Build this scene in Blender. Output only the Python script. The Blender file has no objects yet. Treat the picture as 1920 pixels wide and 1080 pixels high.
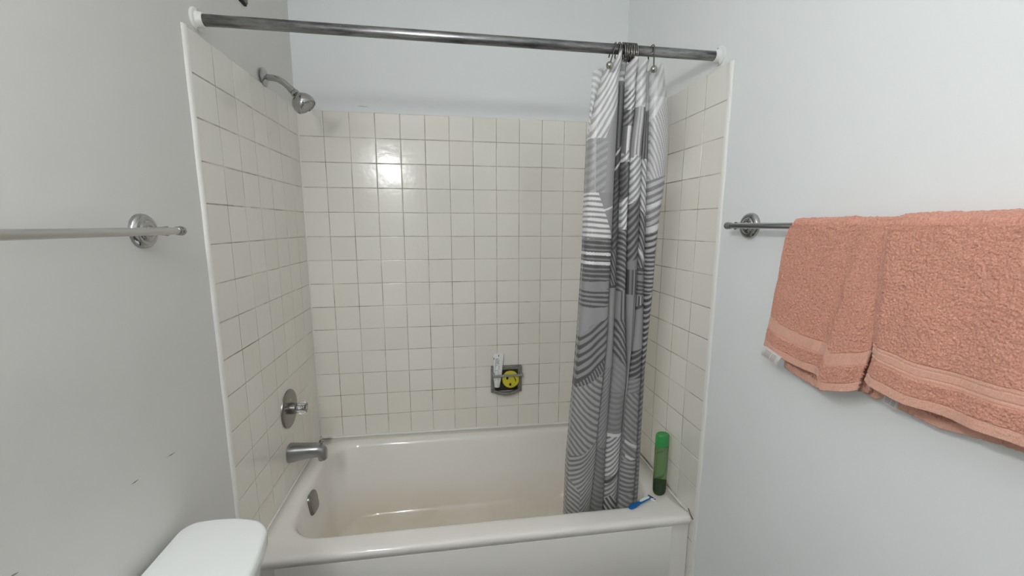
import bpy, bmesh, math, random
import numpy as np
from mathutils import Vector, Matrix
random.seed(7)
rng = np.random.default_rng(11)
S = bpy.context.scene
COL = S.collection
PI = math.pi

# ------------------------------------------------------------------ camera
W = 1.482                      # room / tub width (x); back wall y = 0, floor z = 0
cam_d = bpy.data.cameras.new('camera')
cam = bpy.data.objects.new('camera', cam_d)
COL.objects.link(cam)
cam_d.sensor_width = 36.0
cam_d.lens = 762.76 / 1920 * 36
cam_d.clip_start = 0.02
def _rot(v):
    th = Vector(v).length
    k = Vector(v) / th
    return Matrix.Rotation(th, 3, k)
_R = _rot((0.1535, -0.0095, 0.1548))
_right, _fwd, _up = Vector(_R[0]), Vector(_R[1]), Vector(_R[2])
m = Matrix.Identity(4)
for i in range(3):
    m[i][0] = _right[i]; m[i][1] = _up[i]; m[i][2] = -_fwd[i]
m[0][3], m[1][3], m[2][3] = 0.6303, -1.962, 1.4116
cam.matrix_world = m
S.camera = cam

# ------------------------------------------------------------------ world, exposure
wd = bpy.data.worlds.new('world'); S.world = wd
wd.use_nodes = True
wd.node_tree.nodes['Background'].inputs[0].default_value = (0.9, 0.95, 1.0, 1)
wd.node_tree.nodes['Background'].inputs[1].default_value = 0.22
S.view_settings.view_transform = 'Standard'
S.view_settings.look = 'None'
S.view_settings.gamma = 1
S.view_settings.use_curve_mapping = False
S.view_settings.exposure = 0.25
S.cycles.max_bounces = 24; S.cycles.diffuse_bounces = 16; S.cycles.glossy_bounces = 6; S.cycles.transmission_bounces = 12; S.cycles.transparent_max_bounces = 12
LAMP_STRENGTH = 62.0

# ------------------------------------------------------------------ materials
def lin(c):
    return tuple((x / 12.92 if x <= 0.04045 else ((x + 0.055) / 1.055) ** 2.4) for x in c)
def srgb(r, g, b):
    return lin((r / 255, g / 255, b / 255)) + (1,)

class NT:
    def __init__(s, name):
        s.m = bpy.data.materials.new(name); s.m.use_nodes = True
        s.t = s.m.node_tree; s.n = s.t.nodes; s.l = s.t.links
        s.b = s.n['Principled BSDF']; s.out = s.n['Material Output']
    def add(s, typ, **kw):
        nd = s.n.new(typ)
        for k, v in kw.items():
            if k in nd.inputs.keys(): nd.inputs[k].default_value = v
            else: setattr(nd, k, v)
        return nd
    def link(s, a, b): s.l.new(a, b)
    def set(s, **kw):
        mp = dict(base='Base Color', rough='Roughness', metal='Metallic', spec='Specular IOR Level', trans='Transmission Weight',
                  ior='IOR', coat='Coat Weight', sheen='Sheen Weight', coatr='Coat Roughness', sheenr='Sheen Roughness', sss='Subsurface Weight')
        for k, v in kw.items(): s.b.inputs[mp[k]].default_value = v
        return s
    def bump(s, height, strength=0.2, dist=0.001, chain=None):
        b = s.add('ShaderNodeBump'); b.inputs['Strength'].default_value = strength; b.inputs['Distance'].default_value = dist
        s.link(height, b.inputs['Height'])
        if chain is not None: s.link(chain.outputs[0], b.inputs['Normal'])
        s.link(b.outputs[0], s.b.inputs['Normal'])
        return b
    def noise(s, scale, detail=2, rough=0.5, coord='Object', stretch=None):
        tc = s.add('ShaderNodeTexCoord'); nz = s.add('ShaderNodeTexNoise')
        nz.inputs['Scale'].default_value = scale; nz.inputs['Detail'].default_value = detail; nz.inputs['Roughness'].default_value = rough
        src = tc.outputs[coord]
        if stretch:
            mp = s.add('ShaderNodeMapping'); mp.inputs['Scale'].default_value = stretch
            s.link(src, mp.inputs[0]); src = mp.outputs[0]
        s.link(src, nz.inputs['Vector'])
        return nz
    def ramp(s, fac, stops):
        r = s.add('ShaderNodeValToRGB'); e = r.color_ramp.elements
        while len(e) < len(stops): e.new(0.5)
        for i, (p, c) in enumerate(stops): e[i].position = p; e[i].color = c
        s.link(fac, r.inputs[0]); return r

def simple(name, col, rough=0.5, **kw):
    k = NT(name); k.set(base=col, rough=rough, **kw); return k.m

def paint(name, col):
    k = NT(name); k.set(base=col, rough=0.55, spec=0.35)
    a = k.noise(260, 3, 0.6); k.bump(a.outputs[0], 0.12, 0.0006)
    return k.m
M_PAINT_L = paint('wall_paint_warm', srgb(220, 219, 217))
M_PAINT = paint('wall_paint', srgb(232, 235, 236))
M_CEIL = paint('ceiling_paint', srgb(242, 242, 241))

k = NT('floor_vinyl'); k.set(rough=0.4)
a = k.noise(18, 4); r = k.ramp(a.outputs[0], [(0.3, srgb(88, 82, 75)), (0.7, srgb(108, 101, 93))]); k.link(r.outputs[0], k.b.inputs['Base Color'])
M_FLOOR = k.m

k = NT('cream_tile'); k.set(rough=0.16, spec=0.5, coat=0.3, coatr=0.08)
geo = k.add('ShaderNodeNewGeometry')
r = k.ramp(geo.outputs['Random Per Island'], [(0.0, srgb(229, 225, 216)), (0.5, srgb(231, 228, 220)), (1.0, srgb(233, 230, 223))])
k.link(r.outputs[0], k.b.inputs['Base Color'])
n1 = k.noise(34, 2, 0.5); b1 = k.add('ShaderNodeBump'); b1.inputs['Strength'].default_value = 0.4; b1.inputs['Distance'].default_value = 0.002
k.link(n1.outputs[0], b1.inputs['Height'])
n2 = k.noise(240, 2, 0.6); k.bump(n2.outputs[0], 0.10, 0.0006, chain=b1)
M_TILE = k.m

k = NT('grout'); k.set(rough=0.8)
a = k.noise(7, 4, 0.65); r = k.ramp(a.outputs[0], [(0.30, srgb(128, 121, 110)), (0.46, srgb(172, 166, 155)), (0.60, srgb(208, 203, 193))])
k.link(r.outputs[0], k.b.inputs['Base Color'])
M_GROUT = k.m
M_CAULK = simple('white_caulk', srgb(228, 227, 222), 0.45)
M_MILDEW = simple('dark_mildew', srgb(104, 98, 90), 0.8)

k = NT('tub_enamel'); k.set(rough=0.10, spec=0.5, coat=0.4, coatr=0.04)
a = k.noise(5.0, 3, 0.55); sx = k.add('ShaderNodeSeparateXYZ'); tc = k.add('ShaderNodeTexCoord'); k.link(tc.outputs['Object'], sx.inputs[0])
# yellowish tint broken up by noise, stronger towards the basin floor
mr = k.add('ShaderNodeMapRange'); mr.inputs['From Min'].default_value = 0.22; mr.inputs['From Max'].default_value = 0.06; k.link(sx.outputs['Z'], mr.inputs['Value'])
my = k.add('ShaderNodeMapRange'); my.inputs['From Min'].default_value = -0.70; my.inputs['From Max'].default_value = -0.66; k.link(sx.outputs['Y'], my.inputs['Value'])
mm = k.add('ShaderNodeMath', operation='MULTIPLY'); k.link(mr.outputs[0], mm.inputs[0]); k.link(my.outputs[0], mm.inputs[1])
m2 = k.add('ShaderNodeMath', operation='MULTIPLY'); k.link(mm.outputs[0], m2.inputs[0]); k.link(a.outputs[0], m2.inputs[1])
mx = k.add('ShaderNodeMixRGB'); mx.inputs[1].default_value = srgb(236, 233, 228); mx.inputs[2].default_value = srgb(214, 200, 176)
k.link(m2.outputs[0], mx.inputs[0]); k.link(mx.outputs[0], k.b.inputs['Base Color'])
M_TUB = k.m

M_CHROME = simple('chrome', (0.60, 0.60, 0.60, 1), 0.10, metal=1.0)
M_SHOWER = simple('grey_chrome', (0.46, 0.46, 0.46, 1), 0.11, metal=1.0)
M_DCHROME = simple('dull_chrome', (0.42, 0.42, 0.42, 1), 0.22, metal=1.0)
M_VALVE = simple('tarnished_chrome', (0.30, 0.285, 0.27, 1), 0.26, metal=1.0)
M_BRUSHED = simple('satin_metal', (0.38, 0.385, 0.39, 1), 0.28, metal=1.0)
k = NT('satin_bar'); k.set(metal=1.0, rough=0.33, base=(0.62, 0.61, 0.59, 1)); M_BAR = k.m
k = NT('worn_rod'); k.set(metal=1.0)
a = k.noise(60, 5, 0.7, stretch=(0.12, 1, 1)); r = k.ramp(a.outputs[0], [(0.35, (0.10, 0.10, 0.105, 1)), (0.52, (0.26, 0.26, 0.265, 1)), (0.68, (0.40, 0.40, 0.40, 1))]); k.link(r.outputs[0], k.b.inputs['Base Color'])
r2 = k.ramp(a.outputs[0], [(0.3, (0.45,) * 3 + (1,)), (0.7, (0.22,) * 3 + (1,))]); k.link(r2.outputs[0], k.b.inputs['Roughness'])
M_ROD = k.m
M_HOOK = simple('bronze_wire', (0.20, 0.19, 0.175, 1), 0.22, metal=1.0)
M_BALL = simple('pewter_ball', (0.40, 0.385, 0.36, 1), 0.22, metal=1.0)
M_WHITEPL = simple('white_plastic', srgb(226, 226, 224), 0.35)
M_BLACK = simple('black', srgb(22, 22, 22), 0.6)
M_PLATE = simple('grey_metal_paint', srgb(116, 116, 112), 0.45, metal=0.3)
M_GLASS = simple('clear_acrylic', (0.95, 0.95, 0.95, 1), 0.03, trans=1.0, ior=1.49)
M_PORC = simple('white_porcelain', srgb(236, 239, 239), 0.15, coat=0.3)
k = NT('grey_ceramic'); k.set(rough=0.3)
a = k.noise(70, 4); r = k.ramp(a.outputs[0], [(0.3, srgb(112, 110, 106)), (0.7, srgb(140, 138, 133))]); k.link(r.outputs[0], k.b.inputs['Base Color']); M_DISH = k.m
M_DISHIN = simple('ceramic_recess_shade', srgb(62, 60, 54), 0.4)  # dish back coloured dark to paint in the shade of the recess
k = NT('grey_ceramic_light'); k.set(rough=0.2, base=srgb(142, 142, 140)); M_DISHBAR = k.m
k = NT('sponge_yellow'); k.set(rough=0.85)
a = k.noise(500, 3); r = k.ramp(a.outputs[0], [(0.3, srgb(196, 186, 44)), (0.7, srgb(216, 206, 62))]); k.link(r.outputs[0], k.b.inputs['Base Color']); k.bump(a.outputs[0], 0.5, 0.001); M_SPONGE = k.m
M_SPHOLE = simple('sponge_hole', srgb(40, 38, 20), 0.9)
M_TUBE = simple('tube_white', srgb(232, 233, 236), 0.3)
M_INK = simple('tube_print', srgb(130, 132, 138), 0.5)
M_TAGINK = simple('tag_print', srgb(140, 140, 144), 0.6)
M_TAG = simple('tag_satin', srgb(240, 240, 240), 0.4)
M_INKD = simple('tube_print_dark', srgb(40, 44, 60), 0.5)
M_INKR = simple('tube_print_red', srgb(150, 48, 52), 0.5)
M_CAPGREEN = simple('green_cap', srgb(50, 148, 74), 0.25, sss=0.0)
k = NT('green_bottle'); k.set(base=srgb(150, 186, 140), rough=0.06, trans=0.90, ior=1.2); M_BOTTLE = k.m
k = NT('green_shampoo'); k.set(base=srgb(8, 36, 16), rough=0.1, trans=0.0, ior=1.33); M_LIQ = k.m
M_RAZB = simple('razor_blue', srgb(0, 96, 168), 0.3)
M_RAZD = simple('razor_dark_blue', srgb(10, 62, 90), 0.4)
M_RAZW = simple('razor_white', srgb(230, 234, 232), 0.35)
M_BLADE = simple('razor_blade', (0.6, 0.62, 0.66, 1), 0.2, metal=1.0)
k = NT('terry'); k.set(rough=0.95, spec=0.1, sheen=0.12, sheenr=0.5)
a = k.noise(420, 3, 0.6); r = k.ramp(a.outputs[0], [(0.30, srgb(180, 124, 106)), (0.5, srgb(206, 149, 130)), (0.70, srgb(220, 169, 152))]); k.link(r.outputs[0], k.b.inputs['Base Color'])
k.bump(a.outputs[0], 0.6, 0.0025); M_TERRY = k.m
k = NT('woven_band'); k.set(rough=0.8, spec=0.2, sheen=0.2)
a = k.noise(700, 2, 0.6, stretch=(1, 1, 0.5)); r = k.ramp(a.outputs[0], [(0.3, srgb(204, 154, 135)), (0.7, srgb(221, 174, 156))]); k.link(r.outputs[0], k.b.inputs['Base Color'])
k.bump(a.outputs[0], 0.4, 0.001); M_BAND = k.m
k = NT('curtain_print'); k.set(rough=0.33, spec=0.45)
at = k.add('ShaderNodeAttribute', attribute_name='print'); k.link(at.outputs['Color'], k.b.inputs['Base Color'])
tr = k.add('ShaderNodeBsdfTranslucent'); k.link(at.outputs['Color'], tr.inputs[0])
tp = k.add('ShaderNodeBsdfTransparent'); mxa = k.add('ShaderNodeMixShader'); mxa.inputs[0].default_value = 0.18
k.link(k.b.outputs[0], mxa.inputs[1]); k.link(tr.outputs[0], mxa.inputs[2])
mxb = k.add('ShaderNodeMixShader'); k.link(at.outputs['Alpha'], mxb.inputs[0]); k.link(tp.outputs[0], mxb.inputs[1]); k.link(mxa.outputs[0], mxb.inputs[2])
k.link(mxb.outputs[0], k.out.inputs[0]); M_CURT = k.m
k = NT('lamp_diffuser'); em = k.add('ShaderNodeEmission'); em.inputs[0].default_value = (0.985, 1.0, 1.0, 1); em.inputs[1].default_value = LAMP_STRENGTH
k.link(em.outputs[0], k.out.inputs[0]); M_LAMP = k.m

# ------------------------------------------------------------------ helpers
def link(name, bm, mat, parent=None, smooth=True, angle=40, loc=None):
    me = bpy.data.meshes.new(name); bm.normal_update(); bm.to_mesh(me); bm.free()
    return linkme(name, me, mat, parent, smooth, angle)
def linkme(name, me, mat, parent=None, smooth=True, angle=40):
    if smooth:
        me.polygons.foreach_set('use_smooth', [True] * len(me.polygons))
        if angle: me.set_sharp_from_angle(angle=math.radians(angle))
    o = bpy.data.objects.new(name, me); COL.objects.link(o)
    for mt in (mat if isinstance(mat, (list, tuple)) else [mat]): me.materials.append(mt)
    if parent is not None: o.parent = parent; o.matrix_parent_inverse = Matrix.Translation(-world_loc(parent))
    return o
def world_loc(o):
    return o.location.copy() if o.type == 'EMPTY' else Vector((0, 0, 0))   # meshes carry world coordinates
def thing(name, label, cat, loc=(0, 0, 0), group=None):
    o = bpy.data.objects.new(name, None); COL.objects.link(o); o.location = loc; o.empty_display_size = 0.05
    return tag(o, label, cat, group)
def tag(o, label, cat=None, group=None):
    o['label'] = label
    if cat: o['category'] = cat
    if group: o['group'] = group
    return o
def struct(o): o['kind'] = 'structure'; return o

def box(bm, x0, x1, y0, y1, z0, z1, bev=0.0, seg=2):
    r = bmesh.ops.create_cube(bm, size=1.0)
    vs = r['verts']
    for v in vs:
        v.co.x = x0 + (v.co.x + .5) * (x1 - x0); v.co.y = y0 + (v.co.y + .5) * (y1 - y0); v.co.z = z0 + (v.co.z + .5) * (z1 - z0)
    if bev > 0:
        es = list({e for v in vs for e in v.link_edges})
        bmesh.ops.bevel(bm, geom=es, offset=bev, segments=seg, profile=0.5, affect='EDGES')
    return bm
def frame(d, ref=(0, 0, 1)):
    d = Vector(d).normalized(); r = Vector(ref)
    if abs(d.dot(r)) > 0.95: r = Vector((0, 1, 0))
    a = d.cross(r).normalized(); b = a.cross(d).normalized()
    return a, b, d
def loft(bm, rings, close=True, cap0=False, cap1=False):
    V = [[bm.verts.new(p) for p in ring] for ring in rings]
    n = len(V[0])
    for i in range(len(V) - 1):
        for j in range(n if close else n - 1):
            k2 = (j + 1) % n
            bm.faces.new((V[i][j], V[i][k2], V[i + 1][k2], V[i + 1][j]))
    if cap0: bm.faces.new(V[0][::-1])
    if cap1: bm.faces.new(V[-1])
    return V
def lathe(bm, org, axis, prof, n=48, sx=1.0, sy=1.0, ref=(0, 0, 1), cap0=True, cap1=True):
    """prof: (distance along axis, radius)."""
    a, b, d = frame(axis, ref); o = Vector(org)
    rings = [[o + d * h + a * (r * sx * math.cos(2 * PI * i / n)) + b * (r * sy * math.sin(2 * PI * i / n)) for i in range(n)] for h, r in prof]
    loft(bm, rings, True, cap0 and prof[0][1] > 1e-6, cap1 and prof[-1][1] > 1e-6)
    bmesh.ops.remove_doubles(bm, verts=bm.verts, dist=1e-7)
    bmesh.ops.recalc_face_normals(bm, faces=bm.faces)
def tube(bm, pts, rad, n=16, closed=False):
    pts = [Vector(p) for p in pts]; N = len(pts); rings = []; pa = None
    for i, p in enumerate(pts):
        t = (pts[(i + 1) % N] - pts[i - 1]) if (closed or 0 < i < N - 1) else (pts[1] - pts[0] if i == 0 else pts[-1] - pts[-2])
        t.normalize()
        if pa is None: a, b, _ = frame(t)
        else:
            a = (pa - t * pa.dot(t)).normalized(); b = t.cross(a)
        pa = a; r = rad(i / (N - 1)) if callable(rad) else rad
        rings.append([p + a * (r * math.cos(2 * PI * j / n)) + b * (r * math.sin(2 * PI * j / n)) for j in range(n)])
    if closed: rings.append(rings[0])
    loft(bm, rings, True, not closed, not closed)
    bmesh.ops.remove_doubles(bm, verts=bm.verts, dist=1e-7)
    bmesh.ops.recalc_face_normals(bm, faces=bm.faces)
def spline(P, n=12):
    P = [Vector(p) for p in P]; out = []
    for i in range(len(P) - 1):
        p0 = P[max(i - 1, 0)]; p1 = P[i]; p2 = P[i + 1]; p3 = P[min(i + 2, len(P) - 1)]
        for k_ in range(n):
            t = k_ / n
            out.append(0.5 * ((2 * p1) + (p2 - p0) * t + (2 * p0 - 5 * p1 + 4 * p2 - p3) * t * t + (-p0 + 3 * p1 - 3 * p2 + p3) * t ** 3))
    out.append(P[-1]); return out
def gridmesh(name, P, wrap=False):
    """P: (rows, cols, 3) numpy -> mesh"""
    R, Cn, _ = P.shape
    me = bpy.data.meshes.new(name)
    idx = np.arange(R * Cn).reshape(R, Cn)
    f = np.stack([idx[:-1, :-1], idx[:-1, 1:], idx[1:, 1:], idx[1:, :-1]], -1).reshape(-1, 4)
    me.vertices.add(R * Cn); me.vertices.foreach_set('co', P.reshape(-1).astype(np.float32))
    me.loops.add(f.size); me.loops.foreach_set('vertex_index', f.reshape(-1).astype(np.int32))
    me.polygons.add(len(f)); me.polygons.foreach_set('loop_start', (np.arange(len(f)) * 4).astype(np.int32))
    me.update(calc_edges=True); me.validate()
    return me

# ------------------------------------------------------------------ room shell
YF = -2.70; ZC = 2.46; T = 0.10; G = 0.007   # painted face sits 7 mm behind the tile face
bm = bmesh.new(); box(bm, -T, W + T, YF - 1.0, T, -0.1, 0.0); struct(link('floor', bm, M_FLOOR, smooth=False))
bm = bmesh.new(); box(bm, -T, W + T, YF - T, T, ZC, ZC + 0.1); struct(link('ceiling', bm, M_CEIL, smooth=False))
bm = bmesh.new(); box(bm, -T, W + T, G, T, 0.0, ZC); wall_back = struct(link('wall_back', bm, M_PAINT, smooth=False))
bm = bmesh.new(); box(bm, -T, -G, YF - T, G, 0.0, ZC); wall_left = struct(link('wall_left', bm, M_PAINT_L, smooth=False))
bm = bmesh.new(); box(bm, W + G, W + T, YF - T, G, 0.0, ZC); wall_right = struct(link('wall_right', bm, M_PAINT, smooth=False))
bm = bmesh.new()
box(bm, -G, 0.30, YF - T, YF, 0, ZC); box(bm, 1.10, W + G, YF - T, YF, 0, ZC); box(bm, 0.30, 1.10, YF - T, YF, 2.05, ZC)
struct(link('wall_front', bm, M_PAINT, smooth=False))

# ------------------------------------------------------------------ tiling (real relief, one mesh per wall)
PT = 0.1085; TOP = 1.90
def tile_field(us, vs, place, bull_u=None, skip=None):
    bm = bmesh.new(); gap = 0.0009; h = 0.0
    for i in range(len(us) - 1):
        for j in range(len(vs) - 1):
            u0, u1, v0, v1 = us[i] + gap, us[i + 1] - gap, vs[j] + gap, vs[j + 1] - gap
            if u1 - u0 < 0.004 or v1 - v0 < 0.004: continue
            if skip and skip(u0, u1, v0, v1): continue
            b = 0.0022
            def prof(a0, a1, bull):
                L = [(a0, .0016), (a0 + .0005, .0009), (a0 + .0012, .0003), (a0 + b, 0), (a0 + b + .0007, 0), (a1 - b - .0007, 0), (a1 - b, 0), (a1 - .0012, .0003), (a1 - .0005, .0009), (a1, .0016)]
                if bull:
                    r_ = 0.0085
                    q_ = [(a0 + r_ * (1 - math.cos(t)), r_ * (1 - math.sin(t)) * 0.8) for t in [PI / 2 * s / 6 for s in range(7)]]
                    L = q_ + [(a0 + r_ + .0008, 0)] + L[5:]
                return L
            pu = prof(u0, u1, bull_u == i); pv = prof(v0, v1, False)
            t1, t2, dz = random.gauss(0, .0016), random.gauss(0, .0016), random.gauss(0, .0002)
            uc, vc = (u0 + u1) / 2, (v0 + v1) / 2
            V = [[bm.verts.new(place(a, c, -min(da + dc, .0072) + (a - uc) * t1 + (c - vc) * t2 + dz)) for c, dc in pv] for a, da in pu]
            for x in range(len(pu) - 1):
                for y in range(len(pv) - 1):
                    bm.faces.new((V[x][y], V[x + 1][y], V[x + 1][y + 1], V[x][y + 1]))
    bmesh.ops.recalc_face_normals(bm, faces=bm.faces)
    return bm
rowz = [TOP - r_ * PT for r_ in range(18)]
vs = sorted([z for z in rowz if z > 0.02] + [0.0])
# back wall : y = 0 plane, front is -y
us = [0.0] + [0.1033 + i_ * PT for i_ in range(13)]
us = [u for u in us if u < W - 0.01] + [W]
vb = [v for v in vs if v > 0.40]
bm = tile_field(us, [0.366] + vb, lambda a, c, d: Vector((a, -d, c)))
tb = link('tiling', bm, M_TILE, wall_back, angle=17); tb['label'] = 'cream square tiling'
bm = bmesh.new(); box(bm, 0, W, 0.0010, G, 0.366, TOP - 0.001); g_ = link('grout', bm, M_GROUT, wall_back, smooth=False); g_['label'] = 'grey grout lines'
# side walls : u = y
def side(wall, y1, yedge, place, gx0, gx1, nm):
    us = [yedge]; y = y1
    while y < -0.02: us.append(y); y += PT
    us.append(0.0)
    skip = lambda u0, u1, v0, v1: (v1 < 0.40 and u0 > y1 - 0.005) 
    bm = tile_field(us, vs, place, bull_u=0, skip=skip)
    o = link('tiling', bm, M_TILE, wall, angle=17); o['label'] = 'cream square tiling with rounded front edge'
    bm = bmesh.new(); box(bm, gx0, gx1, yedge + 0.010, -0.0, 0.0, TOP - 0.001); g2 = link('grout', bm, M_GROUT, wall, smooth=False); g2['label'] = 'grey grout lines'
    # painted caulk bead where the tile edge meets the paint
    bm = bmesh.new()
    xm = gx0 if nm == 'l' else gx1
    sgn = 1 if nm == 'l' else -1
    prof = [(-.0002, -.0045), (.0034, -.0032), (.0058, .0004), (.0070, .0048), (.0072, .0082), (.0040, .0090), (-.0002, .0050)]
    loft(bm, [[Vector((xm + sgn * d_, yedge + y_ + .0006 * math.sin(z * 31), z)) for d_, y_ in prof] for z in np.linspace(0.0, TOP + 0.0015, 60)], True, True, True)
    bmesh.ops.recalc_face_normals(bm, faces=bm.faces)
    c_ = link('caulk_bead', bm, M_CAULK, wall); c_['label'] = 'white caulk bead along the tile edge'
side(wall_left, -0.6434, -0.7601, lambda a, c, d: Vector((d, a, c)), -G, -0.0010, 'l')
side(wall_right, -0.6506, -0.7690, lambda a, c, d: Vector((W - d, a, c)), W + 0.0010, W + G, 'r')
# caulk in the inside corners and along the tub
bm = bmesh.new()
tube(bm, [(0.001, -0.001, z) for z in np.linspace(0.40, TOP, 12)], 0.0028, 8); c_ = link('corner_caulk', bm, M_CAULK, wall_back)
# scuffs on the paint
def scuff(wall, pts, r_=0.0011):
    bm = bmesh.new(); tube(bm, pts, lambda t: r_ * (0.25 + math.sin(PI * min(max(t, 0.02), .98)) * .8), 6); link('scuff_mark', bm, M_MILDEW, wall)
xw = -G + 0.0002
scuff(wall_left, [(xw, -1.003, 0.8920), (xw, -0.990, 0.8894), (xw, -0.9762, 0.8879)], .0009)
scuff(wall_left, [(xw, -1.1098, 0.8964), (xw, -1.100, 0.8952), (xw, -1.090, 0.8949)], .0009)
scuff(wall_left, [(xw, -1.3390, 0.9071), (xw, -1.333, 0.9050), (xw, -1.3268, 0.9033)], .0008)
scuff(wall_back, [(0.248, G - .0003, 1.9255), (0.262, G - .0003, 1.9262), (0.278, G - .0003, 1.9245), (0.296, G - .0003, 1.9255)], .0006)
bm = bmesh.new(); tube(bm, [(W - 0.0005, -0.726, 0.385), (W - .0005, -0.74, 0.372), (W - .0005, -0.757, 0.364)], 0.0022, 8); link('mildew_stain', bm, M_MILDEW, wall_right)

# ------------------------------------------------------------------ bathtub
def rrect(x0, x1, y0, y1, r_, nc=10, nx=24, ny=14):
    """counter-clockwise rounded rectangle with fixed topology"""
    P = []
    def side_(a, b, n_): return [(a[0] + (b[0] - a[0]) * t, a[1] + (b[1] - a[1]) * t) for t in [q / n_ for q in range(n_)]]
    def arc(cx, cy, a0):
        return [(cx + r_ * math.cos(a0 + PI / 2 * q / nc), cy + r_ * math.sin(a0 + PI / 2 * q / nc)) for q in range(nc)]
    P += side_((x0 + r_, y0), (x1 - r_, y0), nx); P += arc(x1 - r_, y0 + r_, -PI / 2)
    P += side_((x1, y0 + r_), (x1, y1 - r_), ny); P += arc(x1 - r_, y1 - r_, 0)
    P += side_((x1 - r_, y1), (x0 + r_, y1), nx); P += arc(x0 + r_, y1 - r_, PI / 2)
    P += side_((x0, y1 - r_), (x0, y0 + r_), ny); P += arc(x0 + r_, y0 + r_, PI)
    return P
rim = lambda x: 0.387 - 0.0115 * x
tub = thing('bathtub', 'cream white built-in bathtub below the tiled walls', 'bathtub', (W / 2, -0.375, 0))
rings = []
E = 0.0012
X0, X1, Y1 = E, W - E, -E
for (z, yf, rel) in [(0.0, -0.738, 0), (0.30, -0.738, 0), (-0.040, -0.740, 1), (-0.030, -0.7455, 1), (-0.021, -0.7495, 1), (-0.012, -0.750, 1), (-0.005, -0.7465, 1), (-0.0012, -0.740, 1), (0, -0.730, 1)]:
    rings.append([Vector((x, y, z if not rel else rim(x) + z)) for x, y in rrect(X0, X1, yf, Y1, 0.004)])
# opening, then basin
ix0, ix1, iy0, iy1, ir = 0.060, 1.400, -0.668, -0.070, 0.13
for ins, dz in [(-0.016, 0.0), (-0.008, -0.0010), (0.0, -0.004), (0.006, -0.010), (0.010, -0.018), (0.013, -0.030)]:
    rings.append([Vector((x, y, rim(x) + dz)) for x, y in rrect(ix0 + ins, ix1 - ins, iy0 + ins, iy1 - ins, ir)])
zb = 0.075
for t in [0.12, 0.25, 0.4, 0.55, 0.68, 0.78, 0.86, 0.92, 0.965, 1.0]:
    # wall drops then rolls into the floor
    zz = 0.355 + (zb - 0.355) * (t if t < .7 else t)
    f = t + 0.9 * max(0, t - 0.7) ** 1.6 * 1.0
    rr = ir + 0.02 * t
    rings.append([Vector((x, y, zz + 0.0)) for x, y in rrect(ix0 + .013 + 0.055 * f, ix1 - .013 - 0.11 * f, iy0 + .013 + 0.045 * f, iy1 - .013 - 0.075 * f, rr)])
b_ = (ix0 + .013 + 0.055 * f, ix1 - .013 - 0.11 * f, iy0 + .013 + 0.045 * f, iy1 - .013 - 0.075 * f)
for ins, z in [(0.012, zb - 0.008), (0.03, zb - 0.013), (0.07, zb - 0.016), (0.15, zb - 0.018)]:
    rings.append([Vector((x, y, z)) for x, y in rrect(b_[0] + ins, b_[1] - ins, b_[2] + ins, b_[3] - ins, max(rr - ins, 0.02))])
bm = bmesh.new(); loft(bm, rings, True, False, True); bmesh.ops.recalc_face_normals(bm, faces=bm.faces)
o = link('basin', bm, M_TUB, tub, angle=0)
bm = bmesh.new(); box(bm, 0.07, 1.412, -0.7412, -0.737, 0.03, 0.335, 0.002, 2)
for v in bm.verts:
    if v.co.z > 0.2: v.co.z = rim(v.co.x) - 0.040 + (v.co.z - 0.335)
link('apron_panel', bm, M_TUB, tub)
bm = bmesh.new(); tube(bm, [(x, -0.0040, rim(x) + 0.0015) for x in np.linspace(0.003, W - .003, 30)], 0.0068, 14); link('caulk', bm, M_CAULK, tub)
bm = bmesh.new(); tube(bm, [(0.003, y, rim(0) + 0.001) for y in np.linspace(-0.72, -0.004, 20)], 0.0035, 10); link('caulk', bm, M_CAULK, tub); bm = bmesh.new(); tube(bm, [(W - 0.003, y, rim(W) + 0.001) for y in np.linspace(-0.72, -0.004, 20)], 0.0035, 10); link('caulk', bm, M_CAULK, tub)
# overflow plate (rounded square standing on one corner-ish, on the drain end wall)
ov = (0.0755, -0.398, 0.325)
nrm = Vector((1, 0, 0.16)).normalized()
def plate(bm, org, n_, prof, sq=3.2, rot=0.0, ns=48, sy=1.0):
    a, b, d = frame(n_)
    rings = []
    for h, r_ in prof:
        ring = []
        for i in range(ns):
            t = 2 * PI * i / ns; c, s = math.cos(t), math.sin(t)
            q_ = r_ / (abs(c) ** sq + abs(s) ** sq) ** (1 / sq)
            x_, y_ = q_ * c, q_ * s * sy
            x2 = x_ * math.cos(rot) - y_ * math.sin(rot); y2 = x_ * math.sin(rot) + y_ * math.cos(rot)
            ring.append(Vector(org) + d * h + a * x2 + b * y2)
        rings.append(ring)
    loft(bm, rings, True, True, True); bmesh.ops.recalc_face_normals(bm, faces=bm.faces)
bm = bmesh.new(); plate(bm, ov, nrm, [(-0.006, .041), (0.006, .041), (0.011, .0385), (0.013, .035), (0.0125, .031), (0.0135, .028), (0.0140, .017)], sq=4.0, rot=0.12)
op = link('overflow_plate', bm, M_VALVE, tub); op['label'] = 'dull chrome overflow plate'
# drain (bottom of the basin)
bm = bmesh.new(); lathe(bm, (0.30, -0.375, 0.0565), (0, 0, 1), [(0, .03), (.003, .03), (.004, .026), (.002, .02), (.002, .004)]); link('drain', bm, M_DCHROME, tub)

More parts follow.
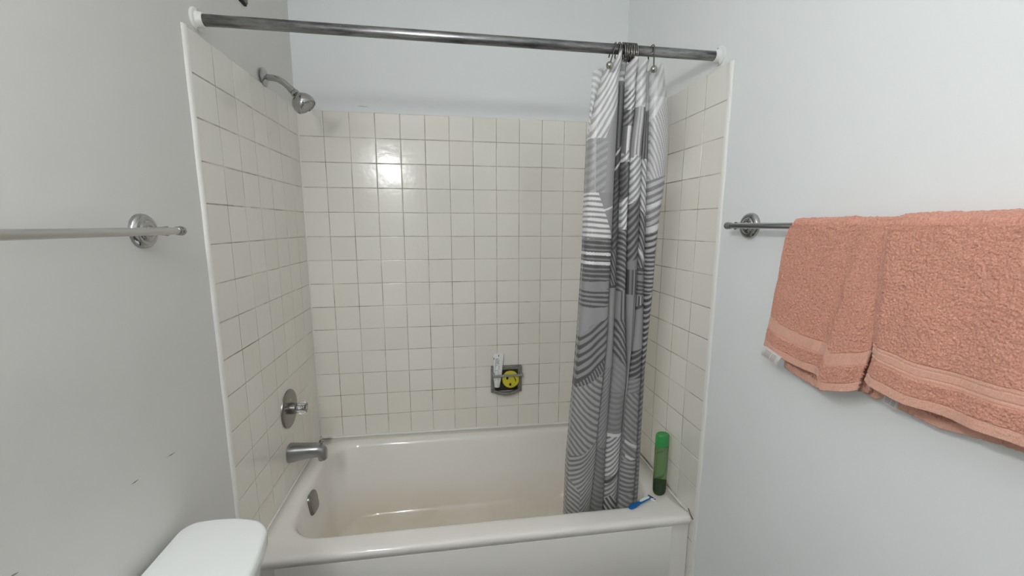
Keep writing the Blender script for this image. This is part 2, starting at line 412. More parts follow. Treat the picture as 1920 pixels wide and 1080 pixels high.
# ------------------------------------------------------------------ tub spout
sp = thing('tub_spout', 'chrome tub spout low on the left tiled wall', 'spout', (0, -0.371, 0.528))
y0 = -0.371
secs = [(0.001, .0335, .036, .528), (0.006, .034, .036, .528), (0.03, .032, .033, .529), (0.06, .030, .029, .531), (0.085, .028, .0265, .532), (0.105, .026, .0255, .531), (0.118, .024, .026, .527), (0.128, .021, .026, .5215), (0.135, .016, .023, .517), (0.138, .009, .017, .513)]
bm = bmesh.new(); n = 32; rings = []
for x, ry, rz, zc in secs:
    ring = []
    for i in range(n):
        t = 2 * PI * i / n; c, s = math.cos(t), math.sin(t); q_ = 1 / (abs(c) ** 2.6 + abs(s) ** 2.6) ** (1 / 2.6)
        ring.append(Vector((x, y0 + ry * q_ * c, zc + rz * q_ * s)))
    rings.append(ring)
loft(bm, rings, True, True, True); bmesh.ops.recalc_face_normals(bm, faces=bm.faces); link('spout_body', bm, M_BRUSHED, sp, angle=60)
bm = bmesh.new(); lathe(bm, (0.1185, y0, 0.512), (0.12, 0, -1), [(0, .0165), (.012, .0165), (.021, .016), (.0215, .013), (.012, .012)], 28); link('outlet_lip', bm, M_BRUSHED, sp)
bm = bmesh.new(); lathe(bm, (0.119, y0, 0.547), (0.06, 0, 1), [(0, .0042), (.010, .0042), (.012, .006), (.015, .0085), (.020, .0095), (.024, .0085), (.026, .005)], 24); link('diverter_knob', bm, M_DCHROME, sp)

# ------------------------------------------------------------------ shower valve
sv = thing('shower_valve', 'round chrome mixing valve with clear faceted knob on left tiled wall', 'valve', (0, -0.345, 0.70))
vo = (0.0005, -0.345, 0.700)
bm = bmesh.new(); lathe(bm, vo, (1, 0, 0), [(0, .075), (.004, .0745), (.007, .071), (.009, .064), (.0098, .05), (.010, .02)], 64); e_ = link('escutcheon', bm, M_VALVE, sv)
bm = bmesh.new(); lathe(bm, Vector(vo) + Vector((.009, 0, 0)), (1, 0, 0), [(0, .0225), (.020, .0215), (.022, .019)], 36); link('sleeve', bm, M_VALVE, sv)
bm = bmesh.new(); lathe(bm, Vector(vo) + Vector((.030, 0, 0)), (1, 0, 0), [(0, .011), (.005, .011)], 24); link('stem', bm, M_CHROME, sv)
bm = bmesh.new(); n = 48; rings = []
for h, r_, fl in [(.0, .016, .0), (.002, .0205, .10), (.009, .0245, .14), (.019, .026, .12), (.026, .0245, .08), (.031, .021, .03), (.033, .019, 0), (.0335, .0165, 0)]:
    rings.append([Vector(vo) + Vector((.033 + h, r_ * (1 - fl * (0.5 + 0.5 * math.cos(8 * 2 * PI * i / n))) * math.cos(2 * PI * i / n), r_ * (1 - fl * (0.5 + 0.5 * math.cos(8 * 2 * PI * i / n))) * math.sin(2 * PI * i / n))) for i in range(n)])
loft(bm, rings, True, True, True); bmesh.ops.recalc_face_normals(bm, faces=bm.faces); kn = link('knob', bm, M_GLASS, sv); kn['label'] = 'clear faceted acrylic knob'
bm = bmesh.new(); lathe(bm, Vector(vo) + Vector((.034, 0, 0)), (1, 0, 0), [(0, .0065), (.018, .0065), (.020, .009), (.023, .0085)], 20); link('knob_core', bm, M_DCHROME, kn)
for dz in (0.036, -0.036):
    bm = bmesh.new(); lathe(bm, Vector(vo) + Vector((.0095, 0, dz)), (1, 0, 0), [(0, .0045), (.0015, .0042), (.002, .003)], 16); link('screw', bm, M_DCHROME, sv)

# ------------------------------------------------------------------ shower head
sh = thing('showerhead', 'chrome shower head on a bent arm at the top of left tiling', 'shower head', (-G, -0.312, 1.925))
fo = Vector((0.0008, -0.312, 1.925))
bm = bmesh.new(); lathe(bm, fo, (1, 0, 0), [(0, .0315), (.002, .0312), (.005, .027), (.009, .018), (.011, .0125), (.0115, .0115)], 48); link('wall_flange', bm, M_SHOWER, sh)
arm = spline([(-0.003, -.312, 1.925), (0.02, -.312, 1.925), (0.042, -.312, 1.922), (0.060, -.312, 1.913), (0.076, -.312, 1.900), (0.092, -.312, 1.884)], 8)
bm = bmesh.new(); tube(bm, arm, 0.0108, 24); link('arm', bm, M_SHOWER, sh)
ad = Vector((0.70, -0.06, -0.71)).normalized(); jo = Vector((0.088, -.312, 1.888))
bm = bmesh.new(); lathe(bm, jo, ad, [(-.006, .0118), (0, .0125), (.010, .0125), (.0105, .0105), (.0125, .0105), (.013, .0145), (.014, .0152), (.026, .0148), (.027, .013)], 28); link('coupling', bm, M_SHOWER, sh)
hd = Vector((0.60, -0.10, -0.79)).normalized(); ho = jo + ad * 0.023
bm = bmesh.new(); lathe(bm, ho, hd, [(0, .0145), (.007, .0195), (.014, .0275), (.021, .0335), (.029, .0378), (.039, .0400), (.049, .0390), (.054, .0365), (.0545, .035), (.0515, .0335)], 56); hb = link('head_bell', bm, M_SHOWER, sh)
bm = bmesh.new(); lathe(bm, ho + hd * 0.0508, hd, [(0, .0334), (.0018, .033), (.0022, .025), (.0010, .0235), (.0010, .019), (.0026, .018), (.003, .006)], 48); fc = link('spray_face', bm, M_DCHROME, sh); fc['label'] = 'grey spray face'
a_, b2, d_ = frame(hd)
bm = bmesh.new()
for rr_, nn in [(0.029, 22), (0.013, 8)]:
    for i in range(nn):
        t = 2 * PI * i / nn
        bmm = ho + hd * 0.0528 + a_ * (rr_ * math.cos(t)) + b2 * (rr_ * math.sin(t))
        lathe(bm, bmm, hd, [(0, .0011), (.0012, .0008)], 8)
link('nozzles', bm, M_BLACK, fc)

# ------------------------------------------------------------------ curtain rod
ROD_Y0, ROD_Y1, ROD_Z = -0.697, -0.702, 1.9375
rod = thing('curtain_rod', 'worn dark chrome shower rod spanning between the side walls', 'curtain rod', (W / 2, -0.70, ROD_Z))
rp = lambda x: Vector((x, ROD_Y0 + (ROD_Y1 - ROD_Y0) * x / W, ROD_Z))
bm = bmesh.new(); lathe(bm, rp(0.012), rp(W) - rp(0), [(0, .0135), (.001, .0142), (1.455, .0142), (1.458, .0135)], 40); link('rod_tube', bm, M_ROD, rod)
for (x, sg) in [(-G, 1), (W + G, -1)]:
    c = rp(x); bm = bmesh.new()
    lathe(bm, c, (sg, 0, 0), [(0, .0275), (.004, .028), (.006, .0268), (.008, .0205), (.012, .0188), (.021, .0180), (.0222, .0172), (.0222, .0145), (.016, .0142)], 48)
    f_ = link('rod_flange', bm, M_WHITEPL, rod); f_['label'] = 'white plastic rod flange'
    for ang in (80, 260):
        bm = bmesh.new(); lathe(bm, c + Vector((sg * 0.0062, .024 * math.cos(math.radians(ang)), .024 * math.sin(math.radians(ang)))), (sg, 0, 0), [(0, .0042), (.0015, .004), (.002, .002)], 16); link('screw', bm, M_CHROME, f_)

# ------------------------------------------------------------------ shower curtain (gathered sheet with printed stripes)
CT = [(1.9366, 95, [1.085, 1.1202, 1.159, 1.1829, 1.2119, 1.2429, 1.2585, 1.2899, 1.2969]),
 (1.885, 130, [1.083, 1.1202, 1.1611, 1.1869, 1.2162, 1.2475, 1.2633, 1.3055, 1.3162]),
 (1.8323, 165, [1.0827, 1.1048, 1.1615, 1.1909, 1.2188, 1.2522, 1.2681, 1.3216, 1.3323]),
 (1.7785, 200, [1.0806, 1.0926, 1.1636, 1.1933, 1.2215, 1.2552, 1.2731, 1.3343, 1.3452]),
 (1.7236, 235, [1.0785, 1.082, 1.164, 1.1922, 1.2189, 1.2547, 1.2763, 1.3418, 1.3473]),
 (1.6758, 265, [1.0777, 1.0794, 1.1656, 1.1923, 1.2138, 1.2516, 1.2807, 1.3468, 1.3486]),
 (1.5694, 330, [1.0782, 1.0799, 1.1658, 1.193, 1.2185, 1.2571, 1.2849, 1.3447, 1.3465]),
 (1.4506, 400, [1.0792, 1.081, 1.1685, 1.2, 1.2223, 1.2617, 1.2938, 1.3376, 1.3395]),
 (1.3091, 480, [1.0811, 1.083, 1.1726, 1.2029, 1.2295, 1.2679, 1.3008, 1.3319, 1.3339]),
 (1.1703, 555, [1.0789, 1.0808, 1.1742, 1.2071, 1.2364, 1.2736, 1.3093, 1.3352, 1.3372]),
 (1.0056, 640, [1.0756, 1.0776, 1.1792, 1.209, 1.251, 1.2732, 1.3179, 1.3322, 1.3342]),
 (0.8843, 700, [1.0717, 1.0737, 1.1731, 1.2095, 1.2645, 1.2707, 1.3224, 1.3328, 1.3349]),
 (0.7158, 780, [1.0636, 1.0656, 1.1653, 1.2045, 1.2609, 1.2651, 1.3244, 1.3372, 1.3394]),
 (0.5158, 870, [1.0561, 1.0581, 1.1626, 1.203, 1.2609, 1.2653, 1.3307, 1.3438, 1.3461]),
 (0.316, 955, [1.0561, 1.0582, 1.1526, 1.2093, 1.2623, 1.2668, 1.3317, 1.3498, 1.3521]),
 (0.2428, 985, [1.057, 1.0591, 1.1523, 1.2096, 1.2631, 1.2676, 1.3332, 1.3515, 1.3538])]
NP = 8                                     # panels: flap, A, B, C, D, E, F, right flap
cnt = [18, 72, 30, 34, 28, 32, 40, 14]; VAL = 9
zt = np.array([c[0] for c in CT]); vt = np.array([float(c[1]) for c in CT]); xt = np.array([c[2] for c in CT])
NR = 900
s_rows = np.linspace(0, 1, NR)
PTOPF = [([0, 1], [1.880, 1.890]), ([0, .30, .62, .7, 1], [1.888, 1.893, 1.920, 1.9225, 1.921]), ([0, 1], [1.910, 1.912]), ([0, .3, .9, 1], [1.900, 1.909, 1.9095, 1.908]),
         ([0, .4, .9, 1], [1.888, 1.903, 1.9035, 1.902]), ([0, 1], [1.884, 1.884]), ([0, .35, .7, 1], [1.890, 1.900, 1.893, 1.868]), ([0, 1], [1.862, 1.838])]
ptop = lambda p, u: float(np.interp(u, *PTOPF[p]))
lift = [0.004, 0.022, 0.0, 0.020, 0.022, 0.0, 0.012, 0.0]
colsP = []; colsC = []
zz0 = 0.262
smooth_z = lambda arr, z: np.interp(z, zt[::-1], arr[::-1])
fine = np.linspace(zt[-1], zt[0], 400)
def smt(a):
    f_ = smooth_z(a, fine); kk = np.ones(25) / 25; f_ = np.convolve(np.pad(f_, 12, mode='edge'), kk, 'valid'); return f_
xs_f = [smt(xt[:, i]) for i in range(9)]
GW, GL, GG, GM, GD, GK = .90, .72, .605, .53, .37, .29
def stripes(Uu, Vv, base, line, pitch, slope=0., curv=0., duty=.5, off=0., soft=.10):
    ph = ((Vv - slope * Uu - curv * Uu ** 2 - off) / pitch)
    # hand-drawn wobble
    ph = ph + 0.035 * np.sin(Vv * 0.17 + 3 * Uu) + .02 * np.sin(Vv * 0.43 + 7 * Uu)
    fr = ph - np.floor(ph)
    d = np.abs(fr - .5) * 2                 # 1 at edges, 0 centre
    w = np.clip((duty - d) / soft + .5, 0, 1)
    return base + (line - base) * w
def ustripes(Uu, Vv, seq):
    pos = np.array([p for p, _ in seq]); val = np.array([c for _, c in seq])
    i = np.clip(np.searchsorted(pos, np.clip(Uu, 0, .9999), side='right') - 1, 0, len(seq) - 1)
    return val[i]
def pattern(p, U_, V_):
    c = np.full(U_.shape, GG); al = np.ones(U_.shape)
    def put(mask, val):
        nonlocal c
        c = np.where(mask, val, c)
    if p == 0:
        put(V_ > 0, stripes(U_, V_, GL, GW, 11.5, 8)); al = np.where(V_ < 210, .62, 1.0)
    elif p == 1:
        put(V_ < 300, stripes(U_, V_, GL - .02, GW, 23, -92, -10, .55))
        g1 = V_ > 262 - 78 * np.clip((U_ - .5) / .5, 0, 1); put(g1, GG + .03)
        put((V_ > 268) & (V_ < 372) & (U_ < .62), stripes(U_, V_, GG, GL - .03, 15.5, -34, 0, .5))
        put((V_ > 272) & (V_ < 372) & (np.abs(U_ - (.16 + (V_ - 272) / 100 * .06)) < .02), GL)  # highlight along the fold crease, painted into the print as a lighter streak
        ln = np.clip(.38 + (V_ - 366) / 78 * .6, 0, .99)
        put((V_ > 362) & (V_ < 449), np.where(U_ < ln, stripes(U_, V_, GG - .02, GW + .02, 9.6, 4, 0, .58, 3), GG))
        put((np.abs(V_ - (396 - 20 * (U_ - .55))) < 1.8) & (U_ > .55), GW)
        put((V_ > 447) & (V_ < 526), stripes(U_, V_, GG - .02, GD, 8.8, 3, 0, .6))
        for v0 in (474, 491): put(np.abs(V_ - 3 * U_ - v0) < 2.7, GW + .02)
        put((V_ > 526) & (V_ < 541), GG)
        put((V_ >= 541) & (V_ < 574), stripes(U_, V_, GG, GD, 8.4, 4, 0, .5, 3))
        b1 = 627 - 42 * U_ - 6 * np.sin(U_ * 5)
        put((V_ >= 574) & (V_ < b1), GG + .02)
        put((V_ >= b1), stripes(U_, V_, GG, GD, 15.5, -44, 0, .46, 6))
        b2_ = 712 - 46 * U_
        put(V_ > b2_, GG)
        put((V_ > b2_ + 3) & (V_ < b2_ + 26), stripes(U_, V_, GG, GD, 12.5, 95, 0, .5))
        put((V_ > b2_) & (V_ < b2_ + 4), GD)
        b3 = 722 - 22 * U_
        put(V_ > b3, stripes(U_, V_, GL - .02, GM - .02, 11.5, 66, -22, .46))
        b4 = 847 - 26 * U_ ** 2
        put(V_ > b4, stripes(U_, V_, GL - .01, GM - .03, 8.8, -6, -30, .48))
        put((V_ > 888 + 60 * U_) & (U_ < .45), stripes(U_, V_, GL - .01, GM - .03, 8.8, 32, 0, .48))
    elif p == 2:
        put(V_ < 132, GL + .10); put((V_ > 105) & (V_ < 160), stripes(U_, V_, GM, GL + .05, 18, 0, 0, .35)); al = np.where(V_ < 150, .75, 1)
        put((V_ > 143) & (V_ < 149), GW); put(V_ >= 149, GM - .06); put((V_ > 157), ustripes(U_, V_, [(0, GK + .04), (.3, GD + .05), (.42, GM - .04), (.6, GD + .03), (.8, GK + .04)]))
        put(V_ > 276, stripes(U_, V_, GD, GD - .03, 14, -20)); 
        for v0 in (294, 322): put(np.abs(V_ - (v0 - 22 * U_)) < 3.2, GW - .04)
        put(V_ > 332, stripes(U_, V_, GM - .06, GK + .03, 11, np.where(True, -18, 0), 0, .55))
        put(V_ > 420, stripes(U_, V_, GM - .02, GD - .02, 13, -20, 0, .5))
        put(V_ > 468, stripes(U_, V_, GG - .02, GD, 14, 34, 10, .5))
        put(V_ > 536, GD); put(V_ > 541, GG + .02)
        put(V_ > 690, stripes(U_, V_, GG + .02, GM, 9, -26, 0, .5))
        put(V_ > 838, stripes(U_, V_, GM + .04, GM - .05, 9, 18, -6, .5))
    elif p == 3:
        put(V_ < 208, stripes(U_, V_, GL, GW, 15, -24)); put((V_ > 168) & (V_ < 208), stripes(U_, V_, GM, GW, 12, -24))
        put(V_ >= 206, stripes(U_, V_, GD, GM + .1, 14, -22)); 
        put(V_ > 236, ustripes(U_, V_, [(0, GM), (.22, GW), (.6, GG), (.72, GW - .08), (.9, GG)]))
        put(V_ > 286 + 4 * np.sin(9 * U_), stripes(U_, V_, GG, GW, 14, -18)); put(V_ > 303, stripes(U_, V_, GM - .03, GD - .02, 12, -20, 0, .55))
        put(V_ > 374 - 8 * U_, stripes(U_, V_, GG, GW + .02, 13, -22, 0, .55)); put(V_ > 430, stripes(U_, V_, GG, GD, 9.8, 8, 4, .55))
        put(V_ > 546, ustripes(U_, V_, [(0, GG), (.25, GD), (.4, GG), (.65, GD), (.8, GG)])); put(V_ > 598, stripes(U_, V_, GG, GD, 14.5, 30, 10, .5))
        put(V_ > 664 + 30 * U_, stripes(U_, V_, GG + .01, GG - .03, 12, 24)); put(V_ > 735, stripes(U_, V_, GG - .01, GM, 10, 4, -8, .5))
        put(V_ > 812, GW - .02); put(V_ > 818, stripes(U_, V_, GW - .06, GM, 9.3, -26, 0, .45)); put((V_ > 895 - 12 * U_), stripes(U_, V_, GG, GK + .05, 12, -24, 0, .55))
        put(V_ > 908 - 14 * U_, stripes(U_, V_, GW - .12, GM - .02, 9, -24, 0, .5)); put(V_ > 926 + 6 * np.abs(U_ - .4) * 4, stripes(U_, V_, GW - .14, GD + .02, 12, 34, 0, .55))
    elif p == 4:
        put(V_ < 204, stripes(U_, V_, GL + .02, GW, 17.5, -30, 0, .55)); put(V_ >= 201, ustripes(U_, V_, [(0, GG), (.18, GL), (.3, GM), (.42, GW - .1), (.6, GM + .03), (.8, GD - .02), (.93, GW)]))
        put(V_ > 293 + 3 * np.sin(U_ * 12), stripes(U_, V_, GG, GW - .03, 14, -30, 0, .52)); put(V_ > 384 - 20 * U_, stripes(U_, V_, GM + .03, GD - .03, 15, -30, 0, .55))
        put(V_ > 492 - 10 * U_, GG - .03); put(V_ > 505, ustripes(U_, V_, [(0, GK + .05), (.15, GM), (.32, GD), (.45, GG), (.62, GD), (.78, GG), (.9, GD)]))
        put(V_ > 552, ustripes(U_, V_, [(0, GG), (.55, GD + .03), (.66, GG), (.84, GK + .06)])); put(V_ > 690, GG)
    elif p == 5:
        put(V_ < 205, .80); al = np.where(V_ < 190, .8, 1); put(V_ >= 200 + 12 * (1 - U_), ustripes(U_, V_, [(0, GD), (.2, GG), (.32, GK + .05), (.55, GG), (.7, GD), (.88, GG)]))
        put(V_ > 296, stripes(U_, V_, GG, GW, 15, 32, 0, .55)); put(V_ > 388 + 20 * U_, stripes(U_, V_, GG + .05, GD, 15, 36, 8, .5)); put((np.abs(V_ - (462 + 32 * U_)) < 3.5 + 2 * U_) , GW)
        put(V_ > 503, GD); put(V_ > 509, stripes(U_, V_, GG, GD, 7.5, 3, 0, .5)); put((V_ > 517) & (V_ < 528), GG); put(V_ > 557, ustripes(U_, V_, [(0, GD), (.15, GG + .05), (.3, GD), (.45, GL), (.62, GD), (.76, GL), (.9, GD)]))
        put(V_ > 578 - 8 * U_, GD); put(V_ > 584 - 8 * U_, GG + .03); put(V_ > 662 - 6 * U_, stripes(U_, V_, GG - .01, GK + .05, 11, -12, 0, .6)); put(V_ > 712, stripes(U_, V_, GG + .02, GM - .01, 9, -8))
        put(V_ > 740, stripes(U_, V_, GG + .03, GM - .03, 11, 30, -4, .5)); 
        for v0, u0 in ((826, .15), (852, .2)): put((np.abs(V_ - (v0 + 22 * U_ - 4 * U_ ** 2)) < 3.0) & (U_ > u0), GW - .06)
        put(V_ > 866, stripes(U_, V_, GL - .04, GM - .05, 8.4, 12, -4, .5)); put(V_ > 930, stripes(U_, V_, GL, GM, 10, 18))
    elif p == 6:
        put(V_ < 300, stripes(U_, V_, GL + .04, GW - .02, 26, -70, 0, .5)); al = np.where(V_ < 180, .8, 1)
        put(V_ > 178 + 46 * (1 - U_), stripes(U_, V_, GL + .10, GL - .06, 17, 95, 30, .42)); put(V_ > 338 - 12 * U_, stripes(U_, V_, GL + .05, GM + .02, 14.5, -16, 0, .5)); put(np.abs(V_ - (388 - 14 * U_)) < 4, GW)
        put(np.abs(V_ - (432 - 10 * U_)) < 6, GW - .02); put(V_ > 440 - 8 * U_, stripes(U_, V_, GL + .02, GD, 11.5, -10, 0, .45)); put(V_ > 474, stripes(U_, V_, GL, GD, 8, -2, 0, .5))
        put(V_ > 552, np.where(U_ > .72, GD, stripes(U_, V_, GL, GD - .02, 11, -10, 0, .55))); put(V_ > 690, stripes(U_, V_, GG, GD + .05, 11, -12, 0, .5)); put(V_ > 800, stripes(U_, V_, GG, GM - .06, 8.6, -6))
    else:
        put(V_ > 0, stripes(U_, V_, GL + .06, GW - .04, 24, 60, 0, .5)); put(V_ > 240, GL); al = np.where(V_ < 200, .8, 1)
    return c, al
Pcols = []; Ccols = []; Acols = []
off_p = [0.022, 0.0, 0.020, 0.006, 0.0, 0.014, 0.004, 0.022]
dep = [0.008, 0.020, 0.010, 0.020, 0.020, 0.012, 0.022, 0.006]
for p in range(NP):
    n_ = cnt[p]; us_ = (1 - np.cos(np.linspace(0, PI, n_))) / 2 * .6 + np.linspace(0, 1, n_) * .4
    for u in us_:
        z = ptop(p, u) + (zz0 - ptop(p, u)) * s_rows
        V_ = np.interp(z, zt[::-1], vt[::-1])
        xa = np.interp(z, fine, xs_f[p]); xb = np.interp(z, fine, xs_f[p + 1]); w_ = np.maximum(xb - xa, 0.0008)
        plane = -0.70 + (1.9 - z) / 16
        d_i = np.minimum(dep[p], w_ * 0.75)
        offz = off_p[p] * np.clip((1.915 - z) / 0.05, 0.15, 1) * np.where((p == 2) | (p == 5), np.clip((z - 0.35) / .9, .15, 1), 1)
        lf = lift[p] * np.clip((z - 1.84) / .06, 0, 1) ** 2 * (math.sin(PI * u) ** .4 if p != 1 else min(1, max(0, (u - .3) / .3)) * max(math.sin(PI * u), 0) ** .3)
        x = xa + w_ * u
        y = plane + 0.008 + offz - d_i * (max(math.sin(PI * u), 0) ** .55) - lf
        if p == 1: y = y + 0.0035 * np.sin(u * 7 + z * 3) * math.sin(PI * u)
        y = y + 0.0012 * np.sin(z * 23 + p * 1.7 + u * 3) * math.sin(PI * u)
        Pcols.append(np.stack([x, y, z], -1))
        c_, a_l = pattern(p, np.full(NR, u), V_); Ccols.append(c_); Acols.append(a_l)
    if p < NP - 1:
        z = ptop(p, 1) + (zz0 - ptop(p, 1)) * s_rows; zn = ptop(p + 1, 0) + (zz0 - ptop(p + 1, 0)) * s_rows
        for q_ in range(VAL):
            t = (q_ + 1) / (VAL + 1); bk = math.sin(PI * t) ** .7
            zm = z + (zn - z) * t; pl = -0.70 + (1.9 - zm) / 16
            xm = np.interp(zm, fine, xs_f[p + 1]) + 0.0015 * math.cos(PI * t)
            amp = 0.030 * np.clip((1.90 - zm) / .06, .12, 1)
            ym = pl + 0.008 + offz * (1 - t) + off_p[p + 1] * np.clip((1.915 - zm) / 0.05, 0.15, 1) * t + amp * bk
            Pcols.append(np.stack([xm, ym, zm], -1))
            c_, a_l = pattern(p if t < .5 else p + 1, np.full(NR, .999 if t < .5 else 0.0), np.interp(zm, zt[::-1], vt[::-1])); Ccols.append(c_); Acols.append(np.ones(NR))
P_ = np.stack(Pcols, 1); C_ = np.stack(Ccols, 1); A_ = np.stack(Acols, 1)
me = gridmesh('curtain_sheet', P_)
Cl = np.where(C_ <= 0.04045, C_ / 12.92, ((C_ + 0.055) / 1.055) ** 2.4)
ca = me.color_attributes.new('print', 'FLOAT_COLOR', 'POINT')
buf = np.stack([Cl * 1.0, Cl * 1.0, Cl * 1.012, A_], -1).astype(np.float32)
ca.data.foreach_set('color', buf.reshape(-1))
curtain = linkme('shower_curtain', me, M_CURT, None, True, 0)
tag(curtain, 'grey and white striped shower curtain gathered at the right end of tub', 'shower curtain')

# ------------------------------------------------------------------ curtain hooks
def hook(x, tilt, ball, label, drop=0.045, group='metal hooks over the curtain rod'):
    c = rp(x); th = thing('curtain_hook', label, 'curtain hook', c, group)
    R_ = 0.0168; yb, zb_ = -0.029, -0.058
    front = [(0, yb + .002, zb_ + .004), (0, -0.0240, -0.036), (0, -0.0195, -0.012)] if ball else [(0, -0.002, -0.034), (0, -0.012, -0.028), (0, -0.0180, -0.012)]
    pts = front + [(0, -R_ * math.cos(a) * 1.06, R_ * math.sin(a) + .001) for a in np.linspace(0.12, PI - 0.12, 12)]
    pts += [(0, 0.0170, -0.012), (0, 0.014, -0.020)] + ([] if ball else [(0, 0.004, -0.033)])
    R2 = Matrix.Rotation(tilt, 3, 'Y')
    pts = [c + R2 @ Vector(q_) for q_ in pts]
    bm = bmesh.new(); tube(bm, spline(pts, 3), 0.0020, 10); link('wire', bm, M_HOOK, th)
    if ball:
        bm = bmesh.new(); bmesh.ops.create_uvsphere(bm, u_segments=24, v_segments=16, radius=0.0106, matrix=Matrix.Translation(c + R2 @ Vector((0, yb, zb_ - .003))))
        link('ball_end', bm, M_BALL, th)
    return th
hook(1.1345, 0.34, True, 'leftmost curtain hook, tilted, its metal ball in front of the curtain')
hook(1.150, 0.12, False, 'second hook from the left on the rod, just beside the tight cluster')
for i, x in enumerate([1.1655, 1.1715, 1.1775, 1.1835, 1.189, 1.1945, 1.200, 1.2055]):
    hook(x, -0.14 + 0.03 * (i % 3), False, 'dark metal curtain hook pressed into the tight cluster above the folds')
hook(1.2585, 0.07, True, 'rightmost curtain hook, standing alone, metal ball on the right flap')

# ------------------------------------------------------------------ towel bars
def towel_bar(name, label, xw, sg, y_end, y_far, z, lab_m, fy):
    th = thing(name, label, 'towel bar', (xw, fy, z))
    xb = xw + sg * 0.053
    bm = bmesh.new(); d = Vector((0, -1, 0))
    lathe(bm, (xb, y_end, z), d, [(0, .0078), (abs(y_far - y_end), .0078)], 28); link('bar', bm, lab_m, th)
    for yy, s2 in ((y_end, 1), (y_far, -1)):
        bm = bmesh.new(); lathe(bm, (xb, yy - s2 * 0.010, z), (0, s2, 0), [(0, .0082), (.003, .0095), (.007, .0098), (.009, .0085), (.011, .0092), (.015, .0105), (.019, .0098), (.0225, .0065), (.024, .0015)], 28)
        link('end_cap', bm, M_DCHROME, th)
    for yy in (fy, y_far + (y_end - fy)):
        c = Vector((xw, yy, z)); bm = bmesh.new()
        lathe(bm, c, (sg, 0, 0), [(0, .0365), (.003, .0368), (.008, .0355), (.012, .032), (.0135, .027), (.0130, .0235), (.015, .022), (.017, .017), (.0175, .012)], 56); rs = link('rosette', bm, M_SHOWER, th)
        bm = bmesh.new(); lathe(bm, c + Vector((sg * .016, 0, 0)), (sg, 0, 0), [(0, .0125), (.006, .0095), (.014, .0085), (.026, .0095), (.033, .0105)], 28); link('post', bm, M_SHOWER, th)
    return th
towel_bar('towel_bar', 'bare satin towel bar on the grey left wall', -G, 1, -0.955, -1.62, 1.397, M_BAR, -0.988)
towel_bar('towel_bar', 'chrome towel bar on the right wall holding the pink towels', W + G, -1, -0.880, -1.62, 1.411, M_DCHROME, -0.902)

